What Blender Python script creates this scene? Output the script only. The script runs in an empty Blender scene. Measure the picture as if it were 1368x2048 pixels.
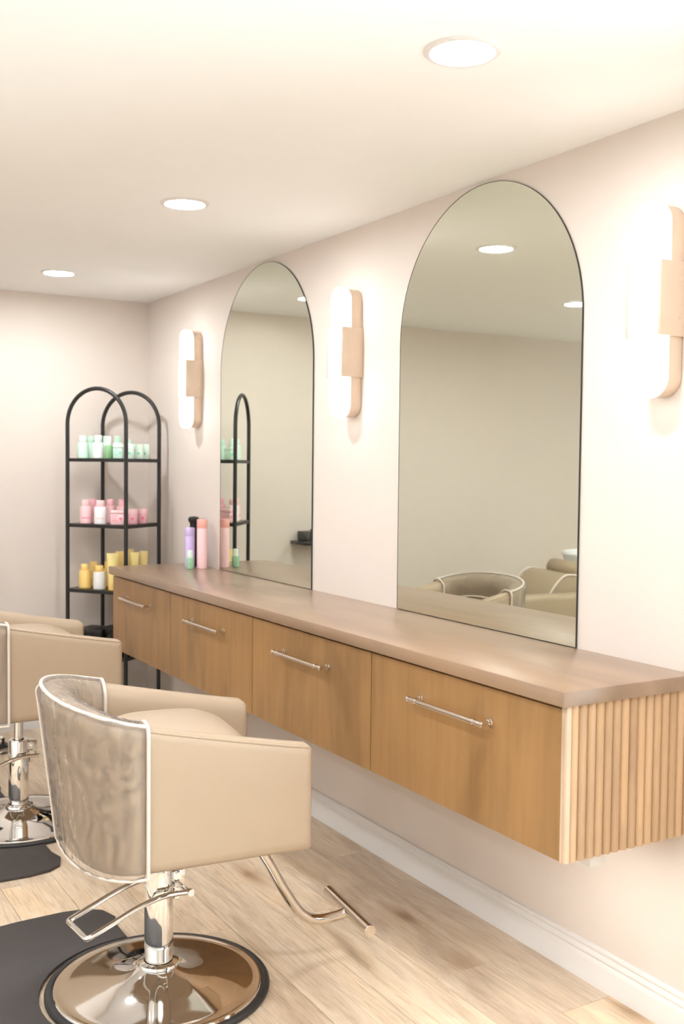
import bpy, bmesh, math, random
from mathutils import Vector, Matrix

random.seed(7)
PI = math.pi
scene = bpy.context.scene
C = scene.collection

# ------------------------------------------------------------------ camera
cam_d = bpy.data.cameras.new('camera')
cam = bpy.data.objects.new('camera', cam_d)
C.objects.link(cam)
RIGHT = Vector((0.86043883, -0.50944599, 0.01047895))
UP = Vector((0.01373968, 0.04375358, 0.99894787))
FWD = Vector((0.50936848, 0.85938955, -0.0446469))
m = Matrix(((RIGHT.x, UP.x, -FWD.x, -2.0527),
            (RIGHT.y, UP.y, -FWD.y, 0.0),
            (RIGHT.z, UP.z, -FWD.z, 1.4159),
            (0, 0, 0, 1)))
cam.matrix_world = m
cam_d.sensor_fit = 'VERTICAL'
cam_d.sensor_height = 36.0
cam_d.sensor_width = 24.0
cam_d.lens = 2100.7 / 2048 * 36.0
cam_d.clip_start = 0.05
cam_d.dof.use_dof = True
cam_d.dof.focus_distance = 3.1
cam_d.dof.aperture_fstop = 4.0
scene.camera = cam

# ------------------------------------------------------------------ world, exposure
W = bpy.data.worlds.new('daylight')
scene.world = W
W.use_nodes = True
bgn = W.node_tree.nodes['Background']
bgn.inputs[0].default_value = (0.80, 0.91, 1.0, 1)
bgn.inputs[1].default_value = 7.5
vs = scene.view_settings
vs.view_transform = 'Standard'
vs.look = 'None'
vs.gamma = 1.0
vs.exposure = 0.5
vs.use_curve_mapping = False
# daylight window in the counter wall, just outside the picture on the right
WY0, WY1, WZ0, WZ1 = -1.1, 1.25, .12, 2.12
pl_ = bpy.data.lights.new('window_portal', 'AREA')
pl_.shape = 'RECTANGLE'
pl_.size, pl_.size_y = WZ1 - WZ0, WY1 - WY0
pl_.cycles.is_portal = True
po = bpy.data.objects.new('window_portal', pl_)
C.objects.link(po)
po.location = (.11, (WY0 + WY1) / 2, (WZ0 + WZ1) / 2)
po.rotation_euler = (0, math.radians(90), 0)
DOWNLIGHT_POWER = 178.0
SCONCE_POWER = 4.2

# room dimensions (metres): right wall is x = 0, back wall is y = YB
H = 2.3
YB = 5.59
YN = -2.2
XL = -4.3
ZC = 0.9122       # worktop height

# ------------------------------------------------------------------ materials
def new_mat(name):
    mt = bpy.data.materials.new(name)
    mt.use_nodes = True
    return mt, mt.node_tree, mt.node_tree.nodes['Principled BSDF']

def N(nt, kind, **kw):
    n = nt.nodes.new(kind)
    for k, v in kw.items():
        setattr(n, k, v)
    return n

def ramp(nt, fac, stops):
    r = N(nt, 'ShaderNodeValToRGB')
    el = r.color_ramp.elements
    while len(el) > 1:
        el.remove(el[-1])
    el[0].position = stops[0][0]
    el[0].color = (*stops[0][1], 1)
    for p, c in stops[1:]:
        e = el.new(p)
        e.color = (*c, 1)
    nt.links.new(fac, r.inputs[0])
    return r.outputs[0]

def mixc(nt, fac, a, b, blend='MIX'):
    mx = N(nt, 'ShaderNodeMix', data_type='RGBA', blend_type=blend)
    for sock, v in ((mx.inputs[0], fac), (mx.inputs[6], a), (mx.inputs[7], b)):
        if hasattr(v, 'links'):
            nt.links.new(v, sock)
        elif isinstance(v, (int, float)):
            sock.default_value = v
        else:
            sock.default_value = (*v, 1)
    return mx.outputs[2]

def noise(nt, scale, detail=3, rough=.5, vec=None, dist=0):
    n = N(nt, 'ShaderNodeTexNoise')
    n.inputs['Scale'].default_value = scale
    n.inputs['Detail'].default_value = detail
    n.inputs['Roughness'].default_value = rough
    n.inputs['Distortion'].default_value = dist
    if vec:
        nt.links.new(vec, n.inputs['Vector'])
    return n.outputs['Fac']

def coords(nt, scale=(1, 1, 1), kind='Object', rand=False, rot=(0, 0, 0)):
    tc = N(nt, 'ShaderNodeTexCoord')
    mp = N(nt, 'ShaderNodeMapping')
    mp.inputs['Scale'].default_value = scale
    mp.inputs['Rotation'].default_value = rot
    nt.links.new(tc.outputs[kind], mp.inputs[0])
    if rand:
        oi = N(nt, 'ShaderNodeObjectInfo')
        mu = N(nt, 'ShaderNodeMath', operation='MULTIPLY')
        mu.inputs[1].default_value = 37.0
        nt.links.new(oi.outputs['Random'], mu.inputs[0])
        nt.links.new(mu.outputs[0], mp.inputs['Location'])
    return mp.outputs[0]

def bump(nt, bs, height, strength, dist=.002):
    b = N(nt, 'ShaderNodeBump')
    b.inputs['Strength'].default_value = strength
    b.inputs['Distance'].default_value = dist
    nt.links.new(height, b.inputs['Height'])
    nt.links.new(b.outputs[0], bs.inputs['Normal'])

def plain(name, col, rough=.5, metal=0, bump_scale=0, bump_str=.1, vary=.04, coat=0):
    """plain coloured surface with a faint procedural mottling"""
    mt, nt, bs = new_mat(name)
    v = coords(nt)
    f = noise(nt, 9, 3, .6, v)
    c = ramp(nt, f, [(.3, tuple(x * (1 - vary) for x in col)), (.7, tuple(min(1, x * (1 + vary)) for x in col))])
    nt.links.new(c, bs.inputs['Base Color'])
    bs.inputs['Roughness'].default_value = rough
    bs.inputs['Metallic'].default_value = metal
    bs.inputs['Coat Weight'].default_value = coat
    if bump_scale:
        bump(nt, bs, noise(nt, bump_scale, 3, .6, v), bump_str)
    return mt

M = {}
M['wall'] = plain('wall_paint', (.745, .665, .60), .6, 0, 220, .04, .006)
M['ceiling'] = plain('ceiling_paint', (.94, .935, .93), .7, 0, 160, .05, .005)
M['trim'] = plain('white_trim_paint', (.80, .775, .75), .35, 0, 60, .02, .005)
M['black_metal'] = plain('black_powder_coat', (.012, .011, .010), .42, 0, 400, .08, .1)
M['black_plastic'] = plain('black_plastic', (.012, .012, .013), .22, 0, 0, .1, .1)
M['rubber'] = plain('black_rubber', (.022, .020, .020), .5, 0, 300, .05, .1)
M['chrome'] = plain('chrome', (.86, .85, .83), .05, 1, 0, 0, .01)
M['nickel'] = plain('polished_nickel', (.72, .655, .58), .14, 1, 0, 0, .01)
M['brass'] = plain('champagne_metal', (.72, .575, .45), .38, .35, 40, .05, .05)
M['leather'] = plain('beige_leatherette', (.435, .328, .228), .42, 0, 420, .06, .012)
M['leather_taupe'] = plain('taupe_leatherette', (.40, .31, .21), .45, 0, 420, .06, .02)
M['piping'] = plain('cream_piping', (.72, .62, .54), .45, 0, 0, .1, .01)
M['ceramic'] = plain('white_ceramic', (.85, .86, .87), .1, 0, 0, 0, .005)
M['mirror'] = plain('mirror_silver', (.775, .805, .715), .012, 1, 0, 0, .0)
M['mirror_edge'] = plain('mirror_dark_edge', (.03, .03, .028), .35, 0, 0, 0, .05)
M['pink'] = plain('pink_plastic', (.94, .52, .57), .35)
M['pink_pale'] = plain('pale_pink_plastic', (.95, .62, .64), .35)
M['pink_dot'] = plain('pink_print', (.90, .22, .30), .5)
M['salmon'] = plain('salmon_plastic', (.95, .44, .38), .3)
M['mint'] = plain('mint_plastic', (.62, .86, .71), .35)
M['mint_pale'] = plain('pale_mint_plastic', (.74, .90, .80), .35)
M['mint_dot'] = plain('mint_print', (.25, .68, .48), .5)
M['green'] = plain('green_plastic', (.27, .50, .25), .25)
M['white'] = plain('white_plastic', (.86, .85, .84), .35)
M['yellow'] = plain('yellow_plastic', (.94, .66, .22), .35)
M['yellow_pale'] = plain('pale_yellow_plastic', (.95, .76, .30), .35)
M['lilac'] = plain('lilac_plastic', (.66, .52, .86), .3)
M['bottle_green'] = plain('translucent_green', (.30, .52, .34), .15)
M['mat'] = plain('charcoal_mat', (.055, .047, .045), .55, 0, 500, .25, .06)

def wood(name, base, dark, light, axis, rough=.42, grain=1.0, vary=.12, coat=0.0):
    """stained timber: grain runs along axis, soft blotches, per-piece variation"""
    mt, nt, bs = new_mat(name)
    sc = {'x': (1.2, 16, 16), 'y': (16, 1.2, 16), 'z': (16, 16, 1.0)}[axis]
    v = coords(nt, sc, rand=True)
    g = noise(nt, 2.2 * grain, 6, .62, v, .4)
    c1 = ramp(nt, g, [(.25, dark), (.5, base), (.78, light)])
    sc2 = {'x': (.8, 3, 3), 'y': (3, .8, 3), 'z': (3.2, 3.2, 1.1)}[axis]
    v2 = coords(nt, sc2, rand=True)
    blot = noise(nt, 1.6, 3, .55, v2, .8)
    bl = ramp(nt, blot, [(.3, (.74, .72, .70)), (.52, (1, 1, 1)), (.75, (1.10, 1.07, 1.0))])
    col = mixc(nt, 1.0, c1, bl, 'MULTIPLY')
    oi = N(nt, 'ShaderNodeObjectInfo')
    rv = ramp(nt, oi.outputs['Random'], [(0, (1 - vary,) * 3), (1, (1 + vary * .5,) * 3)])
    col = mixc(nt, 1.0, col, rv, 'MULTIPLY')
    nt.links.new(col, bs.inputs['Base Color'])
    bs.inputs['Roughness'].default_value = rough
    bs.inputs['Coat Weight'].default_value = coat
    bs.inputs['Coat Roughness'].default_value = .28
    bump(nt, bs, g, .08, .001)
    return mt

M['cabinet'] = wood('stained_birch', (.365, .203, .08), (.328, .178, .067), (.402, .231, .096), 'z', .38, 1, .05)
M['slat'] = wood('pale_birch_slat', (.58, .38, .22), (.535, .342, .19), (.63, .425, .26), 'z', .4, 1, .16)
M['edge_wood'] = wood('raw_birch_edge', (.74, .56, .40), (.66, .48, .33), (.80, .63, .47), 'z', .45)
M['worktop'] = wood('taupe_worktop', (.34, .222, .142), (.313, .203, .129), (.367, .242, .157), 'y', .3, .9, 0, .5)

def plank_mat():
    mt, nt, bs = new_mat('oak_plank')
    v = coords(nt, (6.5, .9, 1), rand=True)
    g = noise(nt, 2.0, 8, .66, v, 1.2)
    c = ramp(nt, g, [(.20, (.46, .345, .245)), (.38, (.64, .51, .37)), (.55, (.75, .62, .47)), (.82, (.81, .70, .555))])
    v2 = coords(nt, (2.6, .7, 1), rand=True)
    big = noise(nt, 1.7, 4, .6, v2, 1.5)
    grey = ramp(nt, big, [(.32, (.80, .76, .74)), (.5, (1, 1, 1)), (.7, (1.07, 1.03, .97))])
    c = mixc(nt, 1.0, c, grey, 'MULTIPLY')
    # fine pores
    v3 = coords(nt, (60, 2.5, 1), rand=True)
    pore = noise(nt, 3, 3, .6, v3)
    c = mixc(nt, 1.0, c, ramp(nt, pore, [(.38, (.84, .81, .78)), (.5, (1, 1, 1))]), 'MULTIPLY')
    # knots: sparse dark ovals
    v4 = coords(nt, (4.2, 1.5, 1), rand=True)
    vo = N(nt, 'ShaderNodeTexVoronoi')
    vo.inputs['Scale'].default_value = .9
    nt.links.new(v4, vo.inputs['Vector'])
    kn = ramp(nt, vo.outputs['Distance'], [(.02, (.50, .40, .32)), (.10, (.86, .80, .74)), (.2, (1, 1, 1))])
    c = mixc(nt, 1.0, c, kn, 'MULTIPLY')
    oi = N(nt, 'ShaderNodeObjectInfo')
    rv = ramp(nt, oi.outputs['Random'], [(0, (.88, .87, .87)), (.5, (1, .985, .96)), (1, (1.14, 1.11, 1.05))])
    c = mixc(nt, 1.0, c, rv, 'MULTIPLY')
    nt.links.new(c, bs.inputs['Base Color'])
    bs.inputs['Roughness'].default_value = .42
    bump(nt, bs, g, .06, .0008)
    return mt
M['plank'] = plank_mat()
M['subfloor'] = plain('floor_joint', (.20, .14, .09), .8)

def glow(name, col, strength, veins=False):
    mt, nt, bs = new_mat(name)
    bs.inputs['Base Color'].default_value = (.9, .88, .85, 1)
    bs.inputs['Roughness'].default_value = .4
    v = coords(nt)
    f = noise(nt, 5, 3, .6, v)
    c = ramp(nt, f, [(.3, tuple(x * .97 for x in col)), (.7, col)])
    if veins:
        ve = noise(nt, 13, 6, .7, coords(nt, (1, 1, .45), rand=True), 2.5)
        vr = ramp(nt, ve, [(.33, (.12, .055, .025)), (.36, (1, 1, 1))])
        c = mixc(nt, 1.0, c, vr, 'MULTIPLY')
    nt.links.new(c, bs.inputs['Emission Color'])
    bs.inputs['Emission Strength'].default_value = strength
    return mt
M['lens'] = glow('downlight_lens', (.95, .975, 1.0), DOWNLIGHT_POWER)
M['alabaster'] = glow('glowing_alabaster', (1.0, .96, .92), SCONCE_POWER, True)
M['strip'] = glow('strip_light_lens', (1.0, .97, .93), 32)

def sheet_mat(name, tint, gloss, rough, wrinkle=0, haze=0.0):
    """thin clear sheet: see-through with a fresnel gloss"""
    mt, nt, bs = new_mat(name)
    nt.nodes.remove(bs)
    out = nt.nodes['Material Output']
    tr = N(nt, 'ShaderNodeBsdfTransparent')
    tr.inputs[0].default_value = (*tint, 1)
    gl = N(nt, 'ShaderNodeBsdfGlossy')
    gl.inputs['Roughness'].default_value = rough
    fr = N(nt, 'ShaderNodeLayerWeight')
    fr.inputs['Blend'].default_value = gloss
    mix = N(nt, 'ShaderNodeMixShader')
    nt.links.new(fr.outputs['Fresnel'], mix.inputs[0])
    nt.links.new(tr.outputs[0], mix.inputs[1])
    nt.links.new(gl.outputs[0], mix.inputs[2])
    last = mix.outputs[0]
    if haze:
        df = N(nt, 'ShaderNodeBsdfDiffuse')
        df.inputs[0].default_value = (.9, .86, .82, 1)
        m2 = N(nt, 'ShaderNodeMixShader')
        m2.inputs[0].default_value = haze
        nt.links.new(last, m2.inputs[1])
        nt.links.new(df.outputs[0], m2.inputs[2])
        last = m2.outputs[0]
    if wrinkle:
        v = coords(nt, (1.0, 1.0, .55))
        h = noise(nt, 13, 3, .55, v, 1.6)
        b = N(nt, 'ShaderNodeBump')
        b.inputs['Strength'].default_value = wrinkle
        b.inputs['Distance'].default_value = .02
        nt.links.new(h, b.inputs['Height'])
        nt.links.new(b.outputs[0], gl.inputs['Normal'])
        nt.links.new(b.outputs[0], fr.inputs['Normal'])
    nt.links.new(last, out.inputs['Surface'])
    return mt
M['vinyl'] = sheet_mat('clear_vinyl', (.98, .965, .945), .22, .05, 1.0, .09)
M['pane'] = sheet_mat('window_glass', (.97, .98, .98), .12, .01)
M['shelf_glass'] = sheet_mat('smoked_shelf_glass', (.72, .71, .69), .25, .03)

# ------------------------------------------------------------------ mesh helpers
def merge(bm, other):
    me = bpy.data.meshes.new('tmp')
    other.to_mesh(me)
    other.free()
    bm.from_mesh(me)
    bpy.data.meshes.remove(me)

def box(bm, lo, hi, bev=0.0, seg=2):
    b = bmesh.new()
    bmesh.ops.create_cube(b, size=1)
    for v in b.verts:
        v.co = Vector((lo[i] + (v.co[i] + .5) * (hi[i] - lo[i]) for i in range(3)))
    if bev:
        bmesh.ops.bevel(b, geom=list(b.edges), offset=bev, segments=seg, profile=.5, affect='EDGES')
    merge(bm, b)
    return bm

def tube(bm, pts, r, seg=12, closed=False, cap=True):
    pts = [Vector(p) for p in pts]
    n = len(pts)
    rs = r if isinstance(r, (list, tuple)) else [r] * n
    rings = []
    ref = None
    for i, p in enumerate(pts):
        a = pts[(i - 1) % n] if (closed or i > 0) else p
        b = pts[(i + 1) % n] if (closed or i < n - 1) else p
        t = (b - a).normalized()
        if ref is None:
            ref = t.orthogonal().normalized()
        ref = (ref - t * ref.dot(t)).normalized()
        bi = t.cross(ref)
        rings.append([bm.verts.new(p + (ref * math.cos(2 * PI * k / seg) + bi * math.sin(2 * PI * k / seg)) * rs[i]) for k in range(seg)])
    rng = range(n if closed else n - 1)
    for i in rng:
        A, B = rings[i], rings[(i + 1) % n]
        for k in range(seg):
            bm.faces.new((A[k], A[(k + 1) % seg], B[(k + 1) % seg], B[k]))
    if cap and not closed:
        bm.faces.new(list(reversed(rings[0])))
        bm.faces.new(rings[-1])
    return bm

def lathe(bm, prof, seg=32, c=(0, 0, 0), sx=1, sy=1):
    rings = []
    for r, z in prof:
        if r < 1e-6:
            rings.append([bm.verts.new((c[0], c[1], c[2] + z))])
        else:
            rings.append([bm.verts.new((c[0] + r * sx * math.cos(2 * PI * k / seg), c[1] + r * sy * math.sin(2 * PI * k / seg), c[2] + z)) for k in range(seg)])
    for A, B in zip(rings, rings[1:]):
        for k in range(seg):
            k2 = (k + 1) % seg
            if len(A) == 1 and len(B) == 1:
                continue
            if len(A) == 1:
                bm.faces.new((A[0], B[k2], B[k]))
            elif len(B) == 1:
                bm.faces.new((A[k], A[k2], B[0]))
            else:
                bm.faces.new((A[k], A[k2], B[k2], B[k]))
    return bm

def loft(bm, rings, closed_ring=True, caps=True, closed_path=False):
    R = [[bm.verts.new(p) for p in ring] for ring in rings]
    n = len(R[0])
    pairs = list(zip(R, R[1:])) + ([(R[-1], R[0])] if closed_path else [])
    for A, B in pairs:
        for k in range(n if closed_ring else n - 1):
            k2 = (k + 1) % n
            bm.faces.new((A[k], A[k2], B[k2], B[k]))
    if caps and closed_ring and not closed_path:
        bm.faces.new(list(reversed(R[0])))
        bm.faces.new(R[-1])
    return bm

def prism(bm, poly, axis, lo, hi, bev=0, seg=2):
    """extrude a 2-D outline along an axis; poly is in the other two axes in xyz order"""
    def P(a, b, t):
        return {'x': (t, a, b), 'y': (a, t, b), 'z': (a, b, t)}[axis]
    b_ = bmesh.new()
    A = [b_.verts.new(P(a, b, lo)) for a, b in poly]
    B = [b_.verts.new(P(a, b, hi)) for a, b in poly]
    n = len(poly)
    fa = b_.faces.new(A)
    fb = b_.faces.new(B)
    for k in range(n):
        b_.faces.new((A[k], A[(k + 1) % n], B[(k + 1) % n], B[k]))
    bmesh.ops.recalc_face_normals(b_, faces=b_.faces)
    if bev:
        ed = [e for e in b_.edges if (e.verts[0] in A) == (e.verts[1] in A)]
        bmesh.ops.bevel(b_, geom=ed, offset=bev, segments=seg, profile=.5, affect='EDGES')
    merge(bm, b_)
    return bm

def spline(pts, n=8):
    """Catmull-Rom through points"""
    P = [Vector(p) for p in pts]
    P = [P[0] * 2 - P[1]] + P + [P[-1] * 2 - P[-2]]
    out = []
    for i in range(1, len(P) - 2):
        a, b, c, d = P[i - 1:i + 3]
        for k in range(n):
            t = k / n
            out.append(.5 * ((2 * b) + (c - a) * t + (2 * a - 5 * b + 4 * c - d) * t * t + (3 * b - a - 3 * c + d) * t ** 3))
    out.append(P[-2])
    return out

def obj(name, bm, mat, parent=None, angle=35, flat=False):
    bmesh.ops.recalc_face_normals(bm, faces=bm.faces)
    me = bpy.data.meshes.new(name)
    bm.to_mesh(me)
    bm.free()
    if not flat:
        for p in me.polygons:
            p.use_smooth = True
        me.set_sharp_from_angle(angle=math.radians(angle))
    me.materials.append(M[mat] if isinstance(mat, str) else mat)
    o = bpy.data.objects.new(name, me)
    C.objects.link(o)
    if parent:
        o.parent = parent
    return o

def tag(o, label=None, cat=None, group=None, kind=None):
    if label: o['label'] = label
    if cat: o['category'] = cat
    if group: o['group'] = group
    if kind: o['kind'] = kind
    return o

def thing(name, label, cat, loc=(0, 0, 0), rotz=0, group=None):
    o = bpy.data.objects.new(name, None)
    o.empty_display_size = .05
    C.objects.link(o)
    o.location = loc
    o.rotation_euler = (0, 0, rotz)
    return tag(o, label, cat, group)

def dup(root, loc, rotz=None, label=None):
    def cp(o, parent):
        c = o.copy()
        C.objects.link(c)
        c.parent = parent
        for ch in list(o.children):
            cp(ch, c)
        return c
    r = cp(root, None)
    r.location = loc
    if rotz is not None:
        r.rotation_euler = (0, 0, rotz)
    if label:
        r['label'] = label
    return r

def BM():
    return bmesh.new()

# ================================================================== the room
T = .12
def struct(name, bm, mat, label, cat, **kw):
    return tag(obj(name, bm, mat, **kw), label, cat, kind='structure')

b = BM()
for lo, hi in (((0, YN - T, -.1), (T, WY0, H + .1)), ((0, WY1, -.1), (T, YB + T, H + .1)),
               ((0, WY0, -.1), (T, WY1, WZ0)), ((0, WY0, WZ1), (T, WY1, H + .1))):
    box(b, lo, hi)
struct('wall_right', b, 'wall', 'warm beige painted wall behind the mirrors and counter', 'wall', flat=True)
struct('wall_back', box(BM(), (XL - T, YB, -.1), (0, YB + T, H + .1)), 'wall', 'cream painted end wall behind the black rack', 'wall', flat=True)
struct('wall_left', box(BM(), (XL - T, YN - T, -.1), (XL, YB, H + .1)), 'ceiling', 'unseen wall on the left of the room, made white to bounce light', 'wall', flat=True)  # unseen wall, white chosen to bounce more light into the room
struct('ceiling', box(BM(), (XL, YN, H), (0, YB, H + .1)), 'ceiling', 'smooth white ceiling with round recessed lights', 'ceiling', flat=True)

struct('wall_front', box(BM(), (XL, YN - T, -.1), (0, YN, H + .1)), 'wall', 'beige painted wall behind the camera', 'wall', flat=True)
win = tag(thing('window_1', 'tall white framed window in the counter wall beside the camera', 'window', (0, (WY0 + WY1) / 2, WZ0)), kind='structure')
hw, hh = (WY1 - WY0) / 2, WZ1 - WZ0
for lo, hi in (((.03, -hw, 0), (.09, hw, .05)), ((.03, -hw, hh - .05), (.09, hw, hh)),
               ((.03, -hw, .05), (.09, -hw + .05, hh - .05)), ((.03, hw - .05, .05), (.09, hw, hh - .05)),
               ((.03, -.025, .05), (.09, .025, hh - .05))):
    obj('window_frame', box(BM(), lo, hi, .004), 'trim', win)
for y0_, y1_ in ((-hw + .05, -.025), (.025, hw - .05)):
    obj('window_pane', box(BM(), (.058, y0_, .05), (.064, y1_, hh - .05)), 'pane', win, flat=True)

# ---- floor: sub-floor slab and single oak planks, running along the counter wall
floor = struct('floor', box(BM(), (XL, YN, -.1), (0, YB, -.008)), 'subfloor', 'light oak plank floor with grey brown grain', 'floor', flat=True)
PW, PL_ = .18, 1.22
def plank_mesh(w, l):
    bm = box(BM(), (0, 0, -.008), (w - .0012, l - .0014, 0))
    top = [e for e in bm.edges if all(v.co.z > -.001 for v in e.verts)]
    bmesh.ops.bevel(bm, geom=top, offset=.0012, segments=1, affect='EDGES')
    me = bpy.data.meshes.new('plank')
    bm.to_mesh(me)
    bm.free()
    me.materials.append(M['plank'])
    return me
plank_cache = {}
row = 0
x1 = 0.0
while x1 > XL + .01:
    x0 = -.188 if row == 0 else max(XL, x1 - PW)
    ph = {0: 3.22, 1: 2.31, 2: 2.85, 3: 3.38}.get(row, random.uniform(0, PL_) + 1)
    y = ph
    while y > YN:
        y -= PL_
    while y < YB - .01:
        a, e = max(y, YN), min(y + PL_, YB)
        key = (round(x1 - x0, 4), round(e - a, 4))
        if key not in plank_cache:
            plank_cache[key] = plank_mesh(*key)
        o = bpy.data.objects.new('plank', plank_cache[key])
        C.objects.link(o)
        o.location = (x0, a, 0)
        o.parent = floor
        y += PL_
    x1 = x0
    row += 1

# ---- baseboards: moulded profile
prof = [(0, 0), (.016, 0), (.016, .060), (.0155, .065), (.0142, .069), (.0110, .0745), (.0128, .079), (.0125, .083), (.0100, .088), (.0078, .0935), (.0104, .0975), (.0106, .1030), (.0085, .1065), (0, .107)]
b = BM()
loft(b, [[(-d, YN, z) for d, z in prof], [(-d, YB - .016, z) for d, z in prof]])
struct('baseboard_right', b, 'trim', 'white moulded baseboard under the floating counter', 'baseboard', angle=20)
b = BM()
loft(b, [[(XL, YB - d, z) for d, z in prof], [(0, YB - d, z) for d, z in prof]])
struct('baseboard_back', b, 'trim', 'white moulded baseboard along the end wall', 'baseboard', angle=20)
b = BM()
loft(b, [[(XL + d, YN, z) for d, z in prof], [(XL + d, YB - .016, z) for d, z in prof]])
struct('baseboard_left', b, 'trim', 'white moulded baseboard along the left wall', 'baseboard', angle=20)

# ================================================================== recessed ceiling lights
def downlight(x, y, label):
    t = thing('recessed_light', label, 'ceiling light', (x, y, H), 0, 'round recessed lights in the ceiling')
    obj('trim_ring', lathe(BM(), [(.066, -.001), (.0665, -.0045), (.070, -.0065), (.078, -.0055), (.0835, -.002), (.084, 0), (.066, 0), (.066, -.001)], 48), 'trim', t)
    obj('lens', lathe(BM(), [(0, -.0035), (.0655, -.0035), (.0655, -.001), (0, -.001)], 48), 'lens', t)
for x, y, lab in ((-.678, 1.836, 'largest round recessed light, nearest the camera in the ceiling'),
                  (-.679, 3.386, 'round recessed light, middle one of the row over the chairs'),
                  (-.677, 4.936, 'smallest round recessed light, close to the end wall'),
                  (-.678, .286, 'round recessed light in the ceiling beside the camera'),
                  (-1.96, 4.28, 'round recessed light seen only at the edge of the large mirror'),
                  (-1.96, 2.73, 'round recessed light left of the front chair, further from the mirrors'),
                  (-1.96, 1.18, 'round recessed light almost over the camera'),
                  (-3.24, 1.9, 'added unseen round light lifting the ambient, left of the room beside the camera'),  # unseen lamp added to raise the room's ambient light
                  (-1.96, -.37, 'added unseen round light lifting the ambient, behind the camera'),  # out of view, also added for more ambient light
                  (-3.24, 3.5, 'round recessed light over the far left of the room')):
    downlight(x, y, lab)

# ================================================================== wall sconces
def stadium(w, z0, z1, n=14, y0=0):
    r = w / 2
    pts = []
    for k in range(n + 1):
        a = PI * k / n
        pts.append((y0 + r * math.cos(a), z1 - r + r * math.sin(a)))
    for k in range(n + 1):
        a = PI + PI * k / n
        pts.append((y0 + r * math.cos(a), z0 + r + r * math.sin(a)))
    return pts
def sconce(y, label):
    t = thing('wall_sconce', label, 'wall lamp', (0, y, 1.59), 0, 'alabaster wall sconces between the mirrors')
    hgt = .482
    obj('housing', prism(BM(), stadium(.096, .004, hgt - .004), 'x', -.047, -.0005, .003), 'brass', t)
    g = obj('alabaster_shade', prism(BM(), stadium(.096, 0, hgt), 'x', -.084, -.047, .007, 3), 'alabaster', t)
    for s in (-1, 1):
        ya, yb = sorted((s * .0485, s * .0565))
        c = obj('side_clasp', box(BM(), (-.090, ya, hgt / 2 - .091), (-.0005, yb, hgt / 2 + .091), .0012), 'brass', t)
        for zz in (-.045, .045):
            sc_ = BM()
            tube(sc_, [(-.022, s * .056, hgt / 2 + zz), (-.022, s * .0578, hgt / 2 + zz)], .003, 10)
            obj('screw', sc_, 'nickel', c)
    return t
sconce(1.868, 'glowing pill shaped wall sconce at the right edge, nearest the camera')
sconce(3.378, 'glowing pill shaped wall sconce between the two arched mirrors')
sconce(4.872, 'glowing pill shaped wall sconce between the far mirror and the black rack')

# ================================================================== arched mirrors
def mirror(yc, label):
    w, top = .90, 2.288
    r = w / 2
    t = thing('arched_mirror', label, 'mirror', (0, yc, ZC + .0012), 0, 'arched frameless mirrors above the counter')
    z1 = top - ZC
    def outline(off):
        rr = r - off
        pts = [(-rr, off), (rr, off)]
        for k in range(49):
            a = PI * k / 48
            pts.append((rr * math.cos(a), z1 - r + rr * math.sin(a)))
        return pts
    out, inn = outline(0), outline(.0012)
    b = BM()
    R = []
    for x, ol in ((-.001, out), (-.0065, out), (-.0068, inn), (-.0055, inn)):
        R.append([(x, a, z) for a, z in ol])
    loft(b, R, True, False)
    obj('edge', b, 'mirror_edge', t, angle=30)
    b = BM()
    prism(b, outline(.0011), 'x', -.0058, -.0015)
    obj('glass', b, 'mirror', t, flat=True)
mirror(2.6177, 'large arched frameless mirror nearest the camera')
mirror(4.1408, 'arched frameless mirror further along, next to the bottles')

# ================================================================== floating counter
CY0, CY1, CD = 1.7512, 4.957, .4318
wt = thing('worktop', 'long taupe brown worktop of the floating counter', 'worktop', (0, CY0, ZC - .036))
obj('slab', box(BM(), (-CD, 0, 0), (-.0005, CY1 - CY0, .036), .002), 'worktop', wt)

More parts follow.
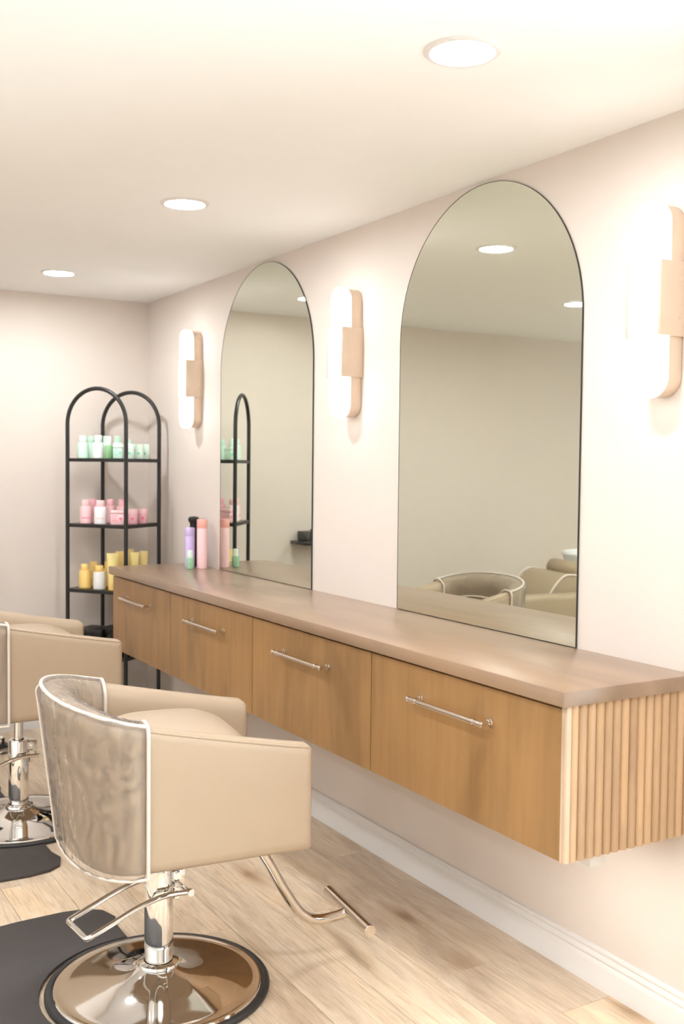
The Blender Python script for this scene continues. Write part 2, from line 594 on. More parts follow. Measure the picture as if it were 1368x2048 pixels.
FX = -.412           # drawer face
ZB_, ZT_ = .513, .872
seams = [1.766, 2.590, 3.390, 4.190, 4.945]
desc = ['floating drawer cabinet with slatted end, nearest the camera', 'floating drawer cabinet second from the slatted end',
        'floating drawer cabinet third from the slatted end', 'floating drawer cabinet at the far end beside the black rack']
handle_y = [2.183, 2.992, 3.788, 4.576]
for i in range(4):
    a, e = seams[i], seams[i + 1]
    t = thing('drawer_cabinet', desc[i], 'cabinet', (0, a, ZB_), 0, 'floating drawer cabinets under the worktop')
    L = e - a
    x_in = 0.0
    body = BM()
    th = .018
    y0b = .012 if i == 0 else .0005
    box(body, (FX + .02, y0b, 0), (-.0005, y0b + th, ZT_ - ZB_ + .003))
    box(body, (FX + .02, L - th - .0005, 0), (-.0005, L - .0005, ZT_ - ZB_ + .003))
    box(body, (FX + .02, y0b + th, .0), (-.0005, L - th - .0005, th))
    box(body, (FX + .02, y0b + th, ZT_ - ZB_ - th), (-.0005, L - th - .0005, ZT_ - ZB_ + .003))
    box(body, (-.012, y0b + th, th), (-.0006, L - th - .0005, ZT_ - ZB_ - th))
    obj('body', body, 'cabinet', t, flat=True)
    d0 = .012 if i == 0 else .0022
    dr = obj('drawer_front', box(BM(), (FX, d0, .001), (FX + .019, L - .0022, ZT_ - ZB_ - .006), .0008, 1), 'cabinet', t)
    # pull: long bar on two posts with end collars
    yc, zc_ = handle_y[i] - a, .781 - ZB_
    hl = .168
    bar = BM()
    tube(bar, [(FX - .036, yc - hl, zc_), (FX - .036, yc + hl, zc_)], .0074, 14)
    for s in (-1, 1):
        for d in (0, .016):
            yy = yc + s * (hl - .006 - d * 2.2)
            tube(bar, [(FX - .036, yy - .003, zc_), (FX - .036, yy + .003, zc_)], .0088, 14)
    obj('handle_bar', bar, 'nickel', dr)
    for s in (-1, 1):
        post = BM()
        yy = yc + s * (hl - .018)
        tube(post, [(FX - .034, yy, zc_), (FX - .010, yy, zc_), (FX - .009, yy, zc_), (FX - .003, yy, zc_), (FX - .0025, yy, zc_), (FX - .0003, yy, zc_)],
             [.0056, .0056, .0085, .0085, .0115, .0115], 14)
        obj('handle_post', post, 'nickel', dr)
    if i == 0:
        # slatted end: pale edge strip plus half-round slats on a backing panel
        pn = obj('end_panel', box(BM(), (FX + .0, .004, 0), (-.0005, .0115, ZT_ - ZB_ + .003)), 'edge_wood', t, flat=True)
        st = obj('edge_strip', box(BM(), (FX, -.006, 0), (FX + .014, .004, ZT_ - ZB_ + .0025), .001), 'edge_wood', pn)
        pitch = .0268
        me = None
        x = FX + .0145
        sb = BM()
        pts = []
        for k in range(11):
            an = PI * k / 10
            pts.append((pitch / 2 - (pitch / 2 - .0006) * math.cos(an), -.011 * math.sin(an) + .004))
        prism(sb, pts, 'z', 0, ZT_ - ZB_ + .0025)
        s0 = obj('slat', sb, 'slat', pn, 50)
        s0.location = (x, 0, 0)
        x += pitch
        while x < -.012:
            s = s0.copy()
            C.objects.link(s)
            s.parent = pn
            s.location = (x, 0, 0)
            x += pitch

# small white strip lamp fixed under the near cabinet
t = thing('strip_light', 'small white strip lamp under the slatted counter end', 'lamp', (-.272, 1.797, .5125))
obj('housing', box(BM(), (-.024, 0, -.041), (.024, .30, 0), .002), 'trim', t)
obj('lens', box(BM(), (-.018, .010, -.0425), (.018, .29, -.0415)), 'strip', t, flat=True)

# ================================================================== bottles on the counter
def dome_cap(r, z0, h):
    return [(r * .96, z0), (r, z0 + .002), (r, z0 + h - .004), (r * .94, z0 + h - .001), (r * .8, z0 + h), (0, z0 + h)]
t = thing('hairspray_can', 'tall salmon pink hairspray can on the counter by the far mirror', 'bottle', (-.064, 4.67, ZC))
obj('body', lathe(BM(), [(0, 0), (.0225, 0), (.0245, .002), (.0245, .192), (.0235, .194), (0, .194)], 32), 'pink_pale', t)
obj('cap', lathe(BM(), [(.0232, .1935)] + dome_cap(.0248, .1945, .043), 32), 'salmon', t)
t = thing('lilac_bottle', 'lilac spray bottle standing beside the tall pink can', 'bottle', (-.093, 4.752, ZC))
bo = obj('body', lathe(BM(), [(0, 0), (.0215, 0), (.0235, .002), (.0235, .150), (.0228, .152), (0, .152)], 32), 'lilac', t)
obj('cap', lathe(BM(), [(.0225, .1515)] + dome_cap(.0236, .152, .041), 32), 'lilac', t)
t = thing('black_brush', 'black round headed brush handle rising behind the lilac bottle', 'brush', (-.052, 4.803, ZC))
obj('handle', lathe(BM(), [(0, 0), (.019, 0), (.020, .003), (.019, .09), (.0185, .19), (.0185, .208), (.0195, .213), (0, .213)], 24), 'black_plastic', t)
obj('head', lathe(BM(), [(.0195, .213), (.0255, .219), (.0275, .228), (.0265, .237), (.019, .243), (0, .2455)], 24), 'black_plastic', t)
t = thing('serum_bottle', 'small green serum bottle with pale cap on the counter', 'bottle', (-.125, 4.671, ZC))
obj('body', lathe(BM(), [(0, 0), (.0165, 0), (.0185, .002), (.0185, .048), (.015, .054), (0, .054)], 28), 'bottle_green', t)
obj('cap', lathe(BM(), [(.0125, .0535), (.0135, .0545), (.0130, .086), (.0115, .089), (0, .089)], 24), 'mint_pale', t)

# ================================================================== corner rack (black tube frame, two arches)
RS = .985
def sc(P):   # keeps the rack clear of the end wall
    return (-2.0527 + (P[0] + 2.0527) * RS, P[1] * RS)
R0 = sc((-.278, 5.148))
RA = math.radians(37.14)
A_, B_ = .359 * RS, .311 * RS          # arch width (local y), depth between arches (local x)
SZ = [1.428, 1.093, .758, .424, .095]  # shelf bar centres
RTOP = 1.789
rack = thing('display_rack', 'black metal corner rack with two arches and glass shelves', 'shelf', (R0[0], R0[1], 0), RA)
tr = .0106
for x in (0, B_):
    pts = [(x, 0, .004), (x, 0, .7), (x, 0, RTOP - A_ / 2)]
    for k in range(1, 24):
        a = PI * k / 24
        pts.append((x, A_ / 2 - A_ / 2 * math.cos(a), RTOP - A_ / 2 + A_ / 2 * math.sin(a)))
    pts += [(x, A_, RTOP - A_ / 2), (x, A_, .7), (x, A_, .004)]
    obj('arch_frame', tube(BM(), pts, tr, 12), 'black_metal', rack)
    for yy in (0, A_):
        obj('foot', lathe(BM(), [(0, 0), (.011, 0), (.011, .006), (.009, .012), (0, .012)], 12, (x, yy, 0)), 'rubber', rack)
for z in SZ:
    sh = BM()
    hb = .0088
    box(sh, (-.006, tr * .8, z - hb), (.006, A_ - tr * .8, z + hb), .001, 1)
    box(sh, (B_ - .006, tr * .8, z - hb), (B_ + .006, A_ - tr * .8, z + hb), .001, 1)
    box(sh, (tr * .8, -.006, z - hb), (B_ - tr * .8, .006, z + hb), .001, 1)
    box(sh, (tr * .8, A_ - .006, z - hb), (B_ - tr * .8, A_ + .006, z + hb), .001, 1)
    s = obj('shelf_frame', sh, 'black_metal', rack)
    obj('shelf_glass', box(BM(), (.006, .006, z + .003), (B_ - .006, A_ - .006, z + .0085)), 'shelf_glass', s, flat=True)

ca, sa = math.cos(RA), math.sin(RA)
def on_rack(u, v, zi):
    u, v = u * RS, v * RS
    return (R0[0] + v * ca - u * sa, R0[1] + v * sa + u * ca, SZ[zi] + .0091)
FACE = math.radians(-90 - 18)    # products look towards the room
def bottle(name, uv, zi, r, bh, cr, ch, bm_, cm_, label, group, dot=None):
    t = thing(name, label, 'bottle', on_rack(*uv, zi), FACE + PI / 2, group)
    obj('body', lathe(BM(), [(0, 0), (r * .92, 0), (r, .003), (r, bh - .008), (r * .9, bh - .002), (cr * .95, bh), (0, bh)], 28), bm_, t)
    obj('cap', lathe(BM(), [(cr * .97, bh), (cr, bh + .001), (cr * .96, bh + ch - .003), (cr * .86, bh + ch), (0, bh + ch)], 28), cm_, t)
    if dot:
        d = BM()
        n = 8
        R = []
        for zf in (.30, .36):
            R.append([((r + .0004) * math.sin(a), -(r + .0004) * math.cos(a), bh * zf) for a in [(-.7 + 1.4 * k / n) for k in range(n + 1)]])
        loft(d, R, False, False)
        obj('print_band', d, dot, t)
    return t
def jar(name, uv, zi, r, h, bm_, cm_, dot, label, group):
    t = thing(name, label, 'jar', on_rack(*uv, zi), FACE + PI / 2, group)
    obj('body', lathe(BM(), [(0, 0), (r * .94, 0), (r, .003), (r, h * .62), (r * .97, h * .64), (0, h * .64)], 28), bm_, t)
    obj('lid', lathe(BM(), [(r * .98, h * .64), (r * 1.02, h * .65), (r * 1.02, h - .003), (r * .97, h), (0, h)], 28), cm_, t)
    d = BM()
    pts = []
    for k in range(14):
        a = 2 * PI * k / 14
        th_ = .0075 * math.cos(a) / r
        pts.append(d.verts.new(((r + .0005) * math.sin(th_), -(r + .0005) * math.cos(th_), h * .36 + .0075 * math.sin(a))))
    d.faces.new(pts)
    obj('round_mark', d, dot, t, flat=True)
    return t
def carton(name, uv, zi, w, d_, h, bm_, top, dot, label, group, rot=0):
    t = thing(name, label, 'jar', on_rack(*uv, zi), FACE + PI / 2 + rot, group)
    obj('body', box(BM(), (-w / 2, -d_ / 2, 0), (w / 2, d_ / 2, h * .76), .004, 2), bm_, t)
    obj('lid', box(BM(), (-w / 2 - .001, -d_ / 2 - .001, h * .765), (w / 2 + .001, d_ / 2 + .001, h), .004, 2), top, t)
    d = BM()
    pts = [d.verts.new((w * .27 + .008 * math.cos(2 * PI * k / 14), -d_ / 2 - .0005, h * .42 + .008 * math.sin(2 * PI * k / 14))) for k in range(14)]
    d.faces.new(pts)
    obj('round_mark', d, dot, t, flat=True)
    for zf, wf in ((.60, .4), (.40, .3), (.26, .45)):
        obj('print_line', box(BM(), (-w * .4, -d_ / 2 - .0008, h * zf), (-w * .4 + w * wf, -d_ / 2 - .0002, h * zf + .0035)), dot, t, flat=True)
    return t
def sq_tube(name, uv, zi, w, h, mt_, cm_, label, group, rot=0):
    """squeeze tube standing on its cap, crimped flat at the top"""
    t = thing(name, label, 'tube', on_rack(*uv, zi), FACE + PI / 2 + rot, group)
    rr = w * .36
    obj('cap', lathe(BM(), [(0, 0), (rr * .97, 0), (rr, .002), (rr, .03), (rr * .95, .032), (0, .032)], 24), cm_, t)
    R = []
    for k in range(9):
        f = k / 8
        z = .0325 + (h - .0325) * f
        ax = rr * (1 - f) + w / 2 * f if f < .999 else w / 2
        ay = rr * (1 - f) ** .7 + .0016
        R.append([(ax * math.cos(2 * PI * j / 24), ay * math.sin(2 * PI * j / 24), z) for j in range(24)])
    obj('body', loft(BM(), R), mt_, t)
    return t

g1, g2, g3 = 'mint green products on the top shelf', 'pink products on the second shelf', 'yellow products on the third shelf'
bottle('shampoo_bottle', (.305, .06), 0, .028, .082, .019, .034, 'mint', 'mint_pale', 'mint bottle at the left end of the top rack shelf', g1)
bottle('shampoo_bottle', (.320, .15), 0, .027, .082, .019, .034, 'mint', 'mint', 'mint bottle behind the leftmost ones on the top rack shelf', g1)
bottle('shampoo_bottle', (.207, .055), 0, .0285, .082, .020, .036, 'white', 'mint_pale', 'white bottle with mint cap on the top rack shelf', g1)
bottle('spray_bottle', (.140, .05), 0, .0215, .066, .0145, .046, 'green', 'mint_pale', 'dark green bottle with pale cap on the top rack shelf', g1)
bottle('shampoo_bottle', (.236, .17), 0, .026, .084, .018, .034, 'mint_pale', 'mint', 'pale mint bottle behind the white bottle on the top shelf', g1)
bottle('shampoo_bottle', (.165, .17), 0, .026, .084, .018, .034, 'mint_pale', 'mint', 'pale mint bottle behind the dark green bottle on the top shelf', g1)
carton('cream_box', (.077, .045), 0, .046, .046, .068, 'mint', 'mint_pale', 'mint_dot', 'square mint green tub at the front corner of the top shelf', g1, -.15)
bottle('lotion_bottle', (.120, .205), 0, .018, .080, .011, .020, 'mint_pale', 'mint_pale', 'slim pale mint bottle behind the jars on the top shelf', g1)
jar('cream_jar', (.060, .118), 0, .025, .076, 'mint_pale', 'mint_pale', 'mint_dot', 'pale mint jar left of the other jars on the top shelf', g1)
jar('cream_jar', (.048, .184), 0, .030, .076, 'mint_pale', 'mint_pale', 'mint_dot', 'pale mint jar in the middle of the jars on the top shelf', g1)
jar('cream_jar', (.055, .254), 0, .030, .077, 'mint_pale', 'mint_pale', 'mint_dot', 'pale mint jar at the right end of the top shelf', g1)

bottle('shampoo_bottle', (.289, .06), 1, .0295, .089, .020, .032, 'pink_pale', 'pink_pale', 'pink bottle at the left end of the second rack shelf', g2, 'pink_dot')
bottle('shampoo_bottle', (.310, .15), 1, .029, .090, .021, .034, 'pink', 'pink', 'deep pink bottle behind the leftmost ones on the second shelf', g2)
bottle('conditioner_bottle', (.191, .05), 1, .031, .088, .022, .033, 'white', 'pink_pale', 'white bottle with pink cap on the second rack shelf', g2, 'pink_pale')
bottle('shampoo_bottle', (.199, .15), 1, .029, .090, .021, .034, 'pink_pale', 'pink', 'pink capped bottle behind the white bottle on the second shelf', g2)
bottle('shampoo_bottle', (.128, .155), 1, .029, .090, .021, .034, 'pink_pale', 'pink', 'pink capped bottle behind the square pink tub', g2)
carton('cream_box', (.082, .050), 1, .066, .060, .072, 'pink_pale', 'pink_pale', 'pink_dot', 'square pink tub at the front corner of the second shelf', g2, -.15)
jar('cream_jar', (.055, .140), 1, .0275, .075, 'pink', 'pink_pale', 'pink_dot', 'pink jar beside the front post on the second shelf', g2)
jar('cream_jar', (.052, .232), 1, .0275, .075, 'pink', 'pink_pale', 'pink_dot', 'pink jar at the right end of the second shelf', g2)

bottle('shampoo_bottle', (.294, .06), 2, .0305, .093, .021, .032, 'yellow', 'yellow', 'yellow bottle at the left end of the third rack shelf', g3)
bottle('shampoo_bottle', (.300, .15), 2, .029, .093, .021, .036, 'yellow', 'yellow', 'yellow bottle behind the leftmost ones on the third shelf', g3)
bottle('conditioner_bottle', (.195, .048), 2, .0305, .090, .0215, .032, 'white', 'yellow', 'white bottle with yellow cap on the third rack shelf', g3)
bottle('shampoo_bottle', (.228, .175), 2, .027, .095, .020, .036, 'yellow', 'yellow', 'yellow bottle behind the white bottle on the third shelf', g3)
sq_tube('cream_tube', (.114, .050), 2, .062, .188, 'yellow_pale', 'yellow', 'tall yellow tube leftmost, just past the counter corner', g3, .1)
sq_tube('cream_tube', (.114, .130), 2, .060, .192, 'yellow', 'yellow', 'tall deep yellow tube standing behind the leftmost tube', g3, .1)
sq_tube('cream_tube', (.135, .225), 2, .056, .196, 'yellow_pale', 'yellow', 'tall yellow tube standing furthest back above the counter', g3, .1)
sq_tube('cream_tube', (.055, .165), 2, .044, .186, 'yellow_pale', 'yellow', 'tall yellow tube second from the right above the counter', g3, 0)
sq_tube('cream_tube', (.050, .240), 2, .046, .188, 'yellow_pale', 'yellow', 'tall yellow tube at the right end of the third shelf', g3, 0)

# black cases on the fourth shelf
def case(uv, w, d_, h, label):
    t = thing('storage_case', label, 'case', on_rack(*uv, 3), RA, 'black cases on the lower rack shelf')
    obj('body', box(BM(), (-w / 2, -d_ / 2, 0), (w / 2, d_ / 2, h * .74), .006, 2), 'black_plastic', t)
    obj('lid', box(BM(), (-w / 2 - .004, -d_ / 2 - .004, h * .745), (w / 2 + .004, d_ / 2 + .004, h), .005, 2), 'black_metal', t)
    obj('latch', box(BM(), (-w / 2 - .008, -.018, h * .55), (-w / 2 - .0042, .018, h * .85), .001, 1), 'black_plastic', t)
    return t
case((.25, .10), .13, .15, .125, 'low black plastic case at the left of the lower rack shelf')
case((.11, .16), .21, .10, .145, 'black plastic case with raised lid on the lower rack shelf')

# ================================================================== styling chairs
def smooth(e0, e1, x):
    t = max(0, min(1, (x - e0) / (e1 - e0)))
    return t * t * (3 - 2 * t)

class Shell:
    """tub-shaped shell of the styling chair in chair coordinates (x = forward)"""
    def __init__(s, dz):
        s.dz = dz
        s.W, s.XF, s.XS = .300, .326, -.112
        s.T = .078
    def plan(s, q, z):
        # q in [-1.. -.5] near arm, [-.5.. .5] back, [.5.. 1] far arm
        b = .140 + .125 * (z - s.dz - .42)
        if q < -.5:
            f = (q + 1) / .5
            return Vector((s.XF + (s.XS - s.XF) * f, -s.W, 0))
        if q > .5:
            f = (1 - q) / .5
            return Vector((s.XF + (s.XS - s.XF) * f, s.W, 0))
        a = q * PI            # -90..90 deg
        n = 2 / 2.25
        return Vector((s.XS - b * abs(math.cos(a)) ** n, s.W * math.copysign(abs(math.sin(a)) ** n, a), 0))
    def normal(s, q, z):
        e = 1e-3
        a, b = s.plan(max(-1, q - e), z), s.plan(min(1, q + e), z)
        t = (b - a).normalized()
        return Vector((-t.y, t.x, 0))         # outward
    def ztop(s, q):
        X = s.plan(q, .7).x
        if abs(q) > .5:
            f = max(0.0, (s.XF - X) / (s.XF - s.XS))
            return s.dz + .705 + .082 * f ** 1.1
        return s.dz + .787 + .045 * math.cos(q * PI)
    def zbot(s, q):
        X = s.plan(q, .7).x
        return s.dz + .428 + .004 * smooth(s.XS, s.XF, X)
    def point(s, q, n, z):
        p = s.plan(q, z)
        nn = s.normal(q, z)
        # points inside are inset against the outward normal
        r = p - nn * n
        return Vector((r.x, r.y, z))
    def section(s, q, e=0):
        zb, zt, T = s.zbot(q), s.ztop(q), s.T
        pts = [(.022, zb), (.008, zb + .004), (.001, zb + .014), (0, zb + .03)]
        pts += [(0, zb + (zt - .035 - zb) * f) for f in (.25, .5, .75)]
        pts += [(0, zt - .028), (.002, zt - .016), (.008, zt - .006), (.020, zt - .0005), (.036, zt + .001), (.054, zt - .004), (.068, zt - .016), (.075, zt - .034), (T, zt - .06), (T, zt - .16), (T, zb + .03), (T - .02, zb)]
        return [(max(e, min(T - e, n)), max(zb + e, min(zt - e, z))) for n, z in pts]

def q_samples(n1=14, n2=44):
    out = []
    return out

def make_chair(loc, rotz, dz, base_rot, label, cover_label):
    S = Shell(dz)
    t = thing('styling_chair', label, 'chair', (loc[0], loc[1], 0), rotz, 'styling chairs in front of the counter')
    # --- tub shell
    qs = []
    Larm = S.XF - S.XS
    rf = .022
    fr = []
    for k in range(6):                      # rounded arm front
        a = PI / 2 * k / 5
        fr.append((rf - rf * math.sin(a), rf - rf * math.cos(a)))
    # (distance from front, inset)
    fr = sorted([(rf * (1 - math.cos(a)), rf * (1 - math.sin(a))) for a in [PI / 2 * k / 5 for k in range(6)]])
    left = [(-1 + .5 * d / Larm, e) for d, e in fr] + [(-1 + .5 * (rf + (Larm - rf) * k / 10) / Larm, 0) for k in range(1, 10)]
    mid = [(-.5 + k / 40, 0) for k in range(41)]
    right = [(-q, e) for q, e in reversed(left)]
    rings = []
    for q, e in left + mid + right:
        rings.append([S.point(q, n, z) for n, z in S.section(q, e)])
    obj('tub_shell', loft(BM(), rings), 'leather', t, angle=60)
    # piping along the outer top edge
    for sgn in (-1, 1):
        pts = []
        for k in range(15):
            q = sgn * (.985 - .475 * k / 14)
            pts.append(S.point(q, .0065, S.ztop(q) - .0075))
        obj('arm_piping', tube(BM(), pts, .0026, 8), 'leather', t)
    # --- underside panel
    pl = []
    for q, e in left + mid + right:
        p = S.point(q, .03, S.zbot(q) + .006)
        pl.append(p)
    b = BM()
    A = [b.verts.new((p.x, p.y, dz + .432)) for p in pl]
    B2 = [b.verts.new((p.x, p.y, dz + .46)) for p in pl]
    b.faces.new(A)
    b.faces.new(B2)
    for k in range(len(A)):
        b.faces.new((A[k], A[(k + 1) % len(A)], B2[(k + 1) % len(A)], B2[k]))
    obj('seat_base', b, 'leather', t, angle=40)
    # --- domed seat cushion
    R = []
    hwid, x0, x1 = .222, -.18, .228
    def ring(f, z):
        out = []
        for k in range(40):
            a = 2 * PI * k / 40
            n = 2 / 3.4
            cx_ = math.copysign(abs(math.cos(a)) ** n, math.cos(a))
            sy_ = math.copysign(abs(math.sin(a)) ** n, math.sin(a))
            out.append(((x0 + x1) / 2 + (x1 - x0) / 2 * cx_ * f, hwid * sy_ * f, z))
        return out
    zs = dz + .461
    zt = dz + .62
    R = [ring(.96, zs), ring(1, zs + .012), ring(1, zt), ring(.99, zt + .022), ring(.96, zt + .045), ring(.90, zt + .068), ring(.78, zt + .090), ring(.6, zt + .106), ring(.35, zt + .116), ring(.08, zt + .119)]
    obj('seat_cushion', loft(BM(), R), 'leather', t, angle=60)
    # --- hydraulic base
    bz = thing_part = None
    cr_, sr_ = math.cos(base_rot), math.sin(base_rot)
    def rot(p):
        return (p[0] * cr_ - p[1] * sr_, p[0] * sr_ + p[1] * cr_, p[2])
    prof = [(.277, .012), (.279, .016), (.276, .020), (.268, .0205), (.264, .019), (.24, .0215), (.20, .0255), (.15, .031), (.10, .040), (.07, .052), (.055, .062), (.050, .066), (0, .066)]
    obj('base_disc', lathe(BM(), prof, 72), 'chrome', t, angle=40)
    ringp = [(.262, .0015), (.295, .0015), (.299, .005), (.299, .012), (.294, .0175), (.284, .0185), (.2795, .016), (.277, .0118), (.262, .0118), (.262, .0015)]
    obj('rubber_rim', lathe(BM(), ringp, 72), 'rubber', t, angle=40)
    obj('collar', lathe(BM(), [(.040, .066), (.054, .066), (.056, .070), (.054, .075), (.048, .077), (.040, .079), (.040, .066)], 40), 'chrome', t)
    obj('pump_cylinder', lathe(BM(), [(0, .078), (.0375, .078), (.0375, .112), (.0385, .1125), (.0385, .326), (.037, .331), (.022, .331), (.0215, .318), (0, .318)], 48), 'chrome', t, angle=30)
    obj('piston', lathe(BM(), [(0, .319), (.0175, .319), (.0175, dz + .424), (.034, dz + .424), (.034, dz + .4315), (0, dz + .4315)], 32), 'chrome', t, angle=30)
    # lever bracket on the front of the pump
    br = BM()
    box(br, (.030, -.030, .272), (.066, .030, .322), .006, 2)
    box(br, (.040, -.014, .235), (.056, .014, .272), .002, 1)
    for v in br.verts:
        v.co = Vector(rot(v.co))
    lb = obj('lever_bracket', br, 'chrome', t)
    pv = BM()
    tube(pv, [rot((.058, -.074, .272)), rot((.058, .074, .272))], .0055, 14)
    obj('pivot_rod', pv, 'chrome', lb)
    for s in (-1, 1):
        nb = BM()
        tube(nb, [rot((.0575, s * .0665, .272)), rot((.0575, s * .0775, .272))], .0095, 14)
        obj('pivot_nut', nb, 'chrome', lb)
    # foot pedal: one bent tube in a loop
    sw = .066
    near = spline([(.058, -sw, .272), (-.015, -sw, .277), (-.085, -sw, .265), (-.165, -sw, .238), (-.222, -sw, .218)], 6)
    cornr = [(-.2275, -sw + .003, .216), (-.2305, -sw + .010, .215)]
    far = [Vector((p.x, -p.y, p.z)) for p in reversed(near)]
    cornl = [(-.2305, sw - .010, .215), (-.2275, sw - .003, .216)]
    pts = [rot(p) for p in list(near) + cornr + cornl + list(far)]
    obj('foot_pedal', tube(BM(), pts, .0075, 12), 'chrome', t, angle=60)
    # --- T footrest
    fp = spline([(.20, 0, dz + .430), (.262, 0, dz + .372), (.312, 0, .297 + dz), (.350, 0, .228 + dz), (.400, 0, .150 + dz), (.437, 0, .118 + dz), (.478, 0, .108 + dz), (.535, 0, .112 + dz), (.562, 0, .119 + dz)], 6)
    obj('footrest_arm', tube(BM(), fp, .0145, 16), 'nickel', t, angle=60)
    fb = BM()
    tube(fb, [(.561, -.150, .120 + dz), (.561, -.149, .120 + dz), (.561, .149, .120 + dz), (.561, .150, .120 + dz)], [.0165, .0175, .0175, .0165], 20)
    obj('footrest_bar', fb, 'nickel', t)
    # --- clear vinyl cover over the backrest with cream piping
    rnd = random.Random(3)
    def cover_prof(q):
        zb, zt = S.zbot(q), S.ztop(q)
        o = .0065
        c = [(-o, zb - .003), (-o, zb + .05), (-o, zb + .12), (-o, zb + .19), (-o, zb + .26), (-o, zt - .045), (-o, zt - .012), (-.002, zt - .001), (.004, zt + .005), (.012, zt + .007), (.020, zt + o + .002), (.030, zt + o + .003), (.040, zt + o + .003), (.050, zt + .006), (.060, zt + .002), (.070, zt - .008), (S.T + .004, zt - .02), (S.T + .006, zt - .06), (S.T + .006, zt - .11)]
        return c
    rings = []
    nq = 110
    for k in range(nq + 1):
        q = -.512 + 1.024 * k / nq
        rg = []
        for j, (n, z) in enumerate(cover_prof(q)):
            wv = .005 * math.sin(q * 31 + z * 17) * math.sin(z * 23 + q * 9) + .003 * math.sin(q * 57 - z * 40)
            wv += rnd.uniform(0, .006) if 6 <= j <= 16 else rnd.uniform(0, .0012)
            edge = min(1, min(k, nq - k) / 3)
            rg.append(S.point(q, n - abs(wv) * edge * (1 if j < 16 else -.6), z))
        rings.append(rg)
    cv = obj('back_cover', loft(BM(), rings, False, False), 'vinyl', t, angle=80)
    cv['label'] = cover_label
    def pipe(pts, r=.0052):
        obj('piping', tube(BM(), pts, r, 10), 'piping', cv, angle=60)
    for q in (-.512, .512):
        pr = [S.point(q, n - .001, z) for n, z in cover_prof(q)]
        pipe(spline(pr, 4), .0050)
    # vertical seam in the middle of the back, past the rounded corner
    qv = .05
    pipe(spline([S.point(qv, n - .003, z) for n, z in cover_prof(qv)[:9]], 4), .0042)
    top = [S.point(-.512 + 1.024 * k / 48, .003, S.ztop(-.512 + 1.024 * k / 48) + .0045) for k in range(49)]
    pipe(top, .0052)
    bot = [S.point(-.512 + 1.024 * k / 48, -.0075, S.zbot(-.512 + 1.024 * k / 48) - .003) for k in range(49)]
    pipe(bot, .0042)
    inn = []
    for k in range(49):
        q = -.512 + 1.024 * k / 48
        inn.append(S.point(q, S.T + .0075, S.ztop(q) - .11))
    pipe(inn, .0045)
    return t

make_chair((-1.05, 2.638), math.radians(-7), 0.0, math.radians(12), 'beige tub styling chair in the foreground with chrome base and footrest', 'clear vinyl cover with cream piping on the foreground chair back')
make_chair((-1.06, 4.140), math.radians(-1), .036, math.radians(12), 'beige tub styling chair further back, cut by the left edge', 'clear vinyl cover with cream piping on the further chair back')

# ================================================================== floor mats around the chairs
def floor_mat(cx, cy, label):
    t = thing('salon_mat', label, 'mat', (cx, cy, 0), 0, 'charcoal mats around the chair bases')
    pts = []
    # straight front edge at x = +.03 with a half-round bite for the chair base, bowed back
    hl, dp = .575, .54
    n = 2 / 3.0
    for k in range(25):
        a = PI / 2 + PI * k / 24
        pts.append((-.10 + dp * (-abs(math.cos(a)) ** n), hl * math.copysign(abs(math.sin(a)) ** n, math.sin(a))))
    pts += [(-.03, -hl + .012), (.015, -hl + .045), (.035, -hl + .11)]
    a0 = math.acos(.02 / .312)
    pts.append((.02, -.40))
    for k in range(25):
        a = -a0 - (2 * PI - 2 * a0) * k / 24
        pts.append((.312 * math.cos(a), .312 * math.sin(a)))
    pts.append((.02, .40))
    pts += [(.035, hl - .11), (.015, hl - .045), (-.03, hl - .012)]
    obj('pad', prism(BM(), pts, 'z', .0005, .012, .003, 2), 'mat', t, angle=40)
floor_mat(-1.05, 2.638, 'charcoal floor mat behind the foreground chair base')
floor_mat(-1.06, 4.140, 'charcoal floor mat under the further chair')

# ================================================================== rolling stool behind the further chair
t = thing('rolling_stool', 'rolling stool with black casters, mostly hidden behind the further chair', 'stool', (-1.09, 5.24, 0))
obj('seat', lathe(BM(), [(0, .43), (.15, .43), (.17, .44), (.175, .46), (.172, .49), (.15, .505), (0, .51)], 36), 'leather', t)
obj('pole', lathe(BM(), [(0, .085), (.024, .085), (.024, .25), (.014, .252), (.014, .43), (0, .43)], 20), 'chrome', t)
a0 = math.atan2(5.172 - 5.24, -.885 + 1.09)
for k in range(5):
    a = a0 + 2 * PI * k / 5
    dx, dy = math.cos(a), math.sin(a)
    lg = BM()
    tube(lg, [(dx * .018, dy * .018, .105), (dx * .12, dy * .12, .092), (dx * .215, dy * .215, .078)], [.016, .013, .011], 10)
    l_ = obj('base_leg', lg, 'chrome', t)
    ct = BM()
    for s in (-1, 1):
        px, py = dx * .215 - dy * s * .012, dy * .215 + dx * s * .012
        tube(ct, [(px + dy * .009, py - dx * .009, .0265), (px - dy * .009, py + dx * .009, .0265)], .026, 18)
    tube(ct, [(dx * .215, dy * .215, .0265), (dx * .215, dy * .215, .075)], .0075, 10)
    obj('caster', ct, 'black_plastic', l_)

# ================================================================== wall-mounted tool tray on the end wall
t = thing('tool_tray', 'black wall mounted tool tray seen in the far mirror', 'tray', (-1.125, YB, .940))
obj('base', box(BM(), (-.215, -.19, 0), (.215, -.0005, .020), .006), 'black_plastic', t)
b = BM()
prism(b, [(-.16, .0205), (-.0005, .0205), (-.0005, .075), (-.05, .072)], 'x', -.20, .165, .003)
obj('sloped_holder', b, 'black_plastic', t)
for x in (-.12, -.04, .04, .12):
    obj('holder_tab', box(BM(), (x - .012, -.115, .038), (x + .012, -.100, .092), .003), 'black_plastic', t)

# ================================================================== shampoo chair with basin (seen in the near mirror)
t = thing('shampoo_chair', 'taupe padded shampoo chair reflected in the large mirror', 'chair', (-2.142, 4.667, 0), math.radians(12))
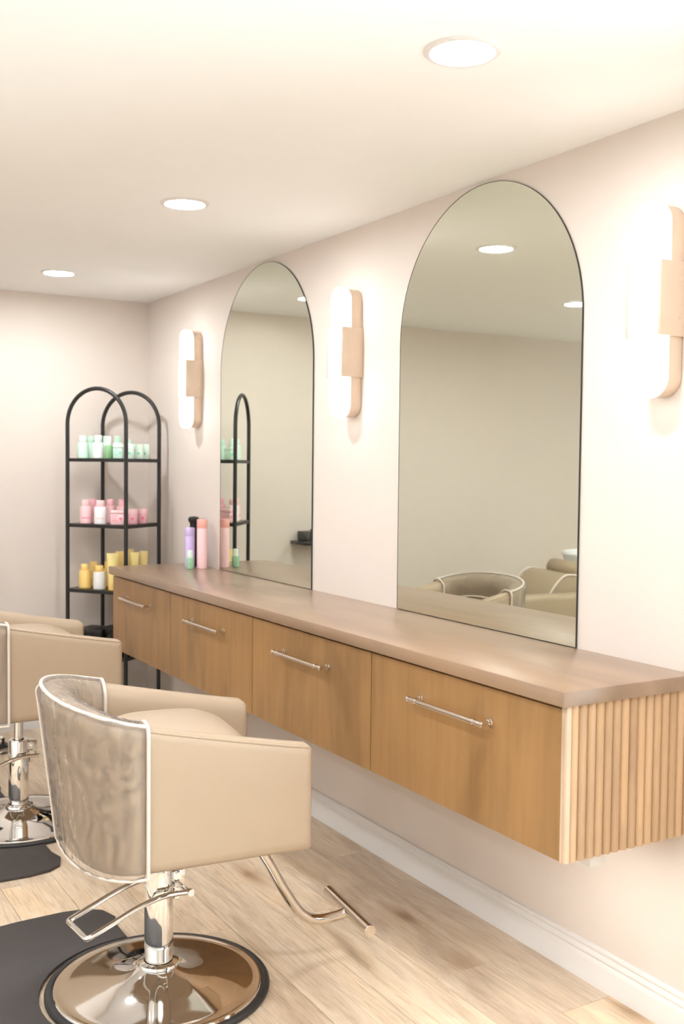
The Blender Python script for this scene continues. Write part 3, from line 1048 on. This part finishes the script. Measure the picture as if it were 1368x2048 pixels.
# local: seat front towards +x, basin towards -x
obj('plinth', box(BM(), (-.19, -.24, .0), (.22, .24, .16), .01), 'black_plastic', t)
obj('seat', box(BM(), (-.19, -.225, .165), (.33, .225, .47), .05, 4), 'leather_taupe', t, angle=60)
for s in (-1, 1):
    ya, yb = sorted((s * .235, s * .345))
    b = BM()
    prism(b, [(-.20, .14), (.33, .14), (.375, .20), (.392, .62), (.375, .685), (.32, .708), (.05, .712), (-.12, .725), (-.20, .73)], 'y', ya, yb, .03, 4)
    obj('armrest', b, 'leather_taupe', t, angle=60)
b = BM()
prism(b, [(.02, .475), (.20, .50), (.125, .69), (.05, .785), (-.01, .808), (-.10, .795), (-.18, .755), (-.19, .60), (-.10, .475)], 'y', -.225, .225, .022, 4)
bk = obj('backrest', b, 'leather_taupe', t, angle=60)
for s in (-1, 1):
    pp = BM()
    tube(pp, spline([(.195, s * .223, .51), (.125, s * .2245, .69), (.05, s * .2235, .785), (-.01, s * .221, .806), (-.10, s * .22, .792)], 6), .0065, 10)
    obj('piping', pp, 'piping', bk)
hr = BM()
tube(hr, [(-.125, -.17, .815), (-.125, -.16, .815), (-.125, .16, .815), (-.125, .17, .815)], [.035, .052, .052, .035], 20)
obj('neck_roll', hr, 'leather_taupe', t, angle=60)

t = thing('shampoo_basin', 'white ceramic shampoo basin behind the taupe padded chair', 'basin', (-2.63, 4.73, .015))
obj('pedestal', lathe(BM(), [(0, -.015), (.17, -.015), (.18, .02), (.13, .10), (.11, .40), (.12, .64), (0, .64)], 32), 'ceramic', t)
obj('bowl', lathe(BM(), [(0, .64), (.12, .645), (.17, .68), (.215, .76), (.25, .84), (.262, .875), (.256, .886), (.24, .877), (.205, .80), (.15, .735), (0, .715)], 48, sx=1.0, sy=.88), 'ceramic', t)
fc = BM()
tube(fc, spline([(-.21, 0, .90), (-.21, 0, 1.0), (-.17, 0, 1.05), (-.10, 0, 1.04), (-.075, 0, 1.0)], 6), .012, 14)
obj('faucet', fc, 'chrome', t)

bpy.context.view_layer.update()
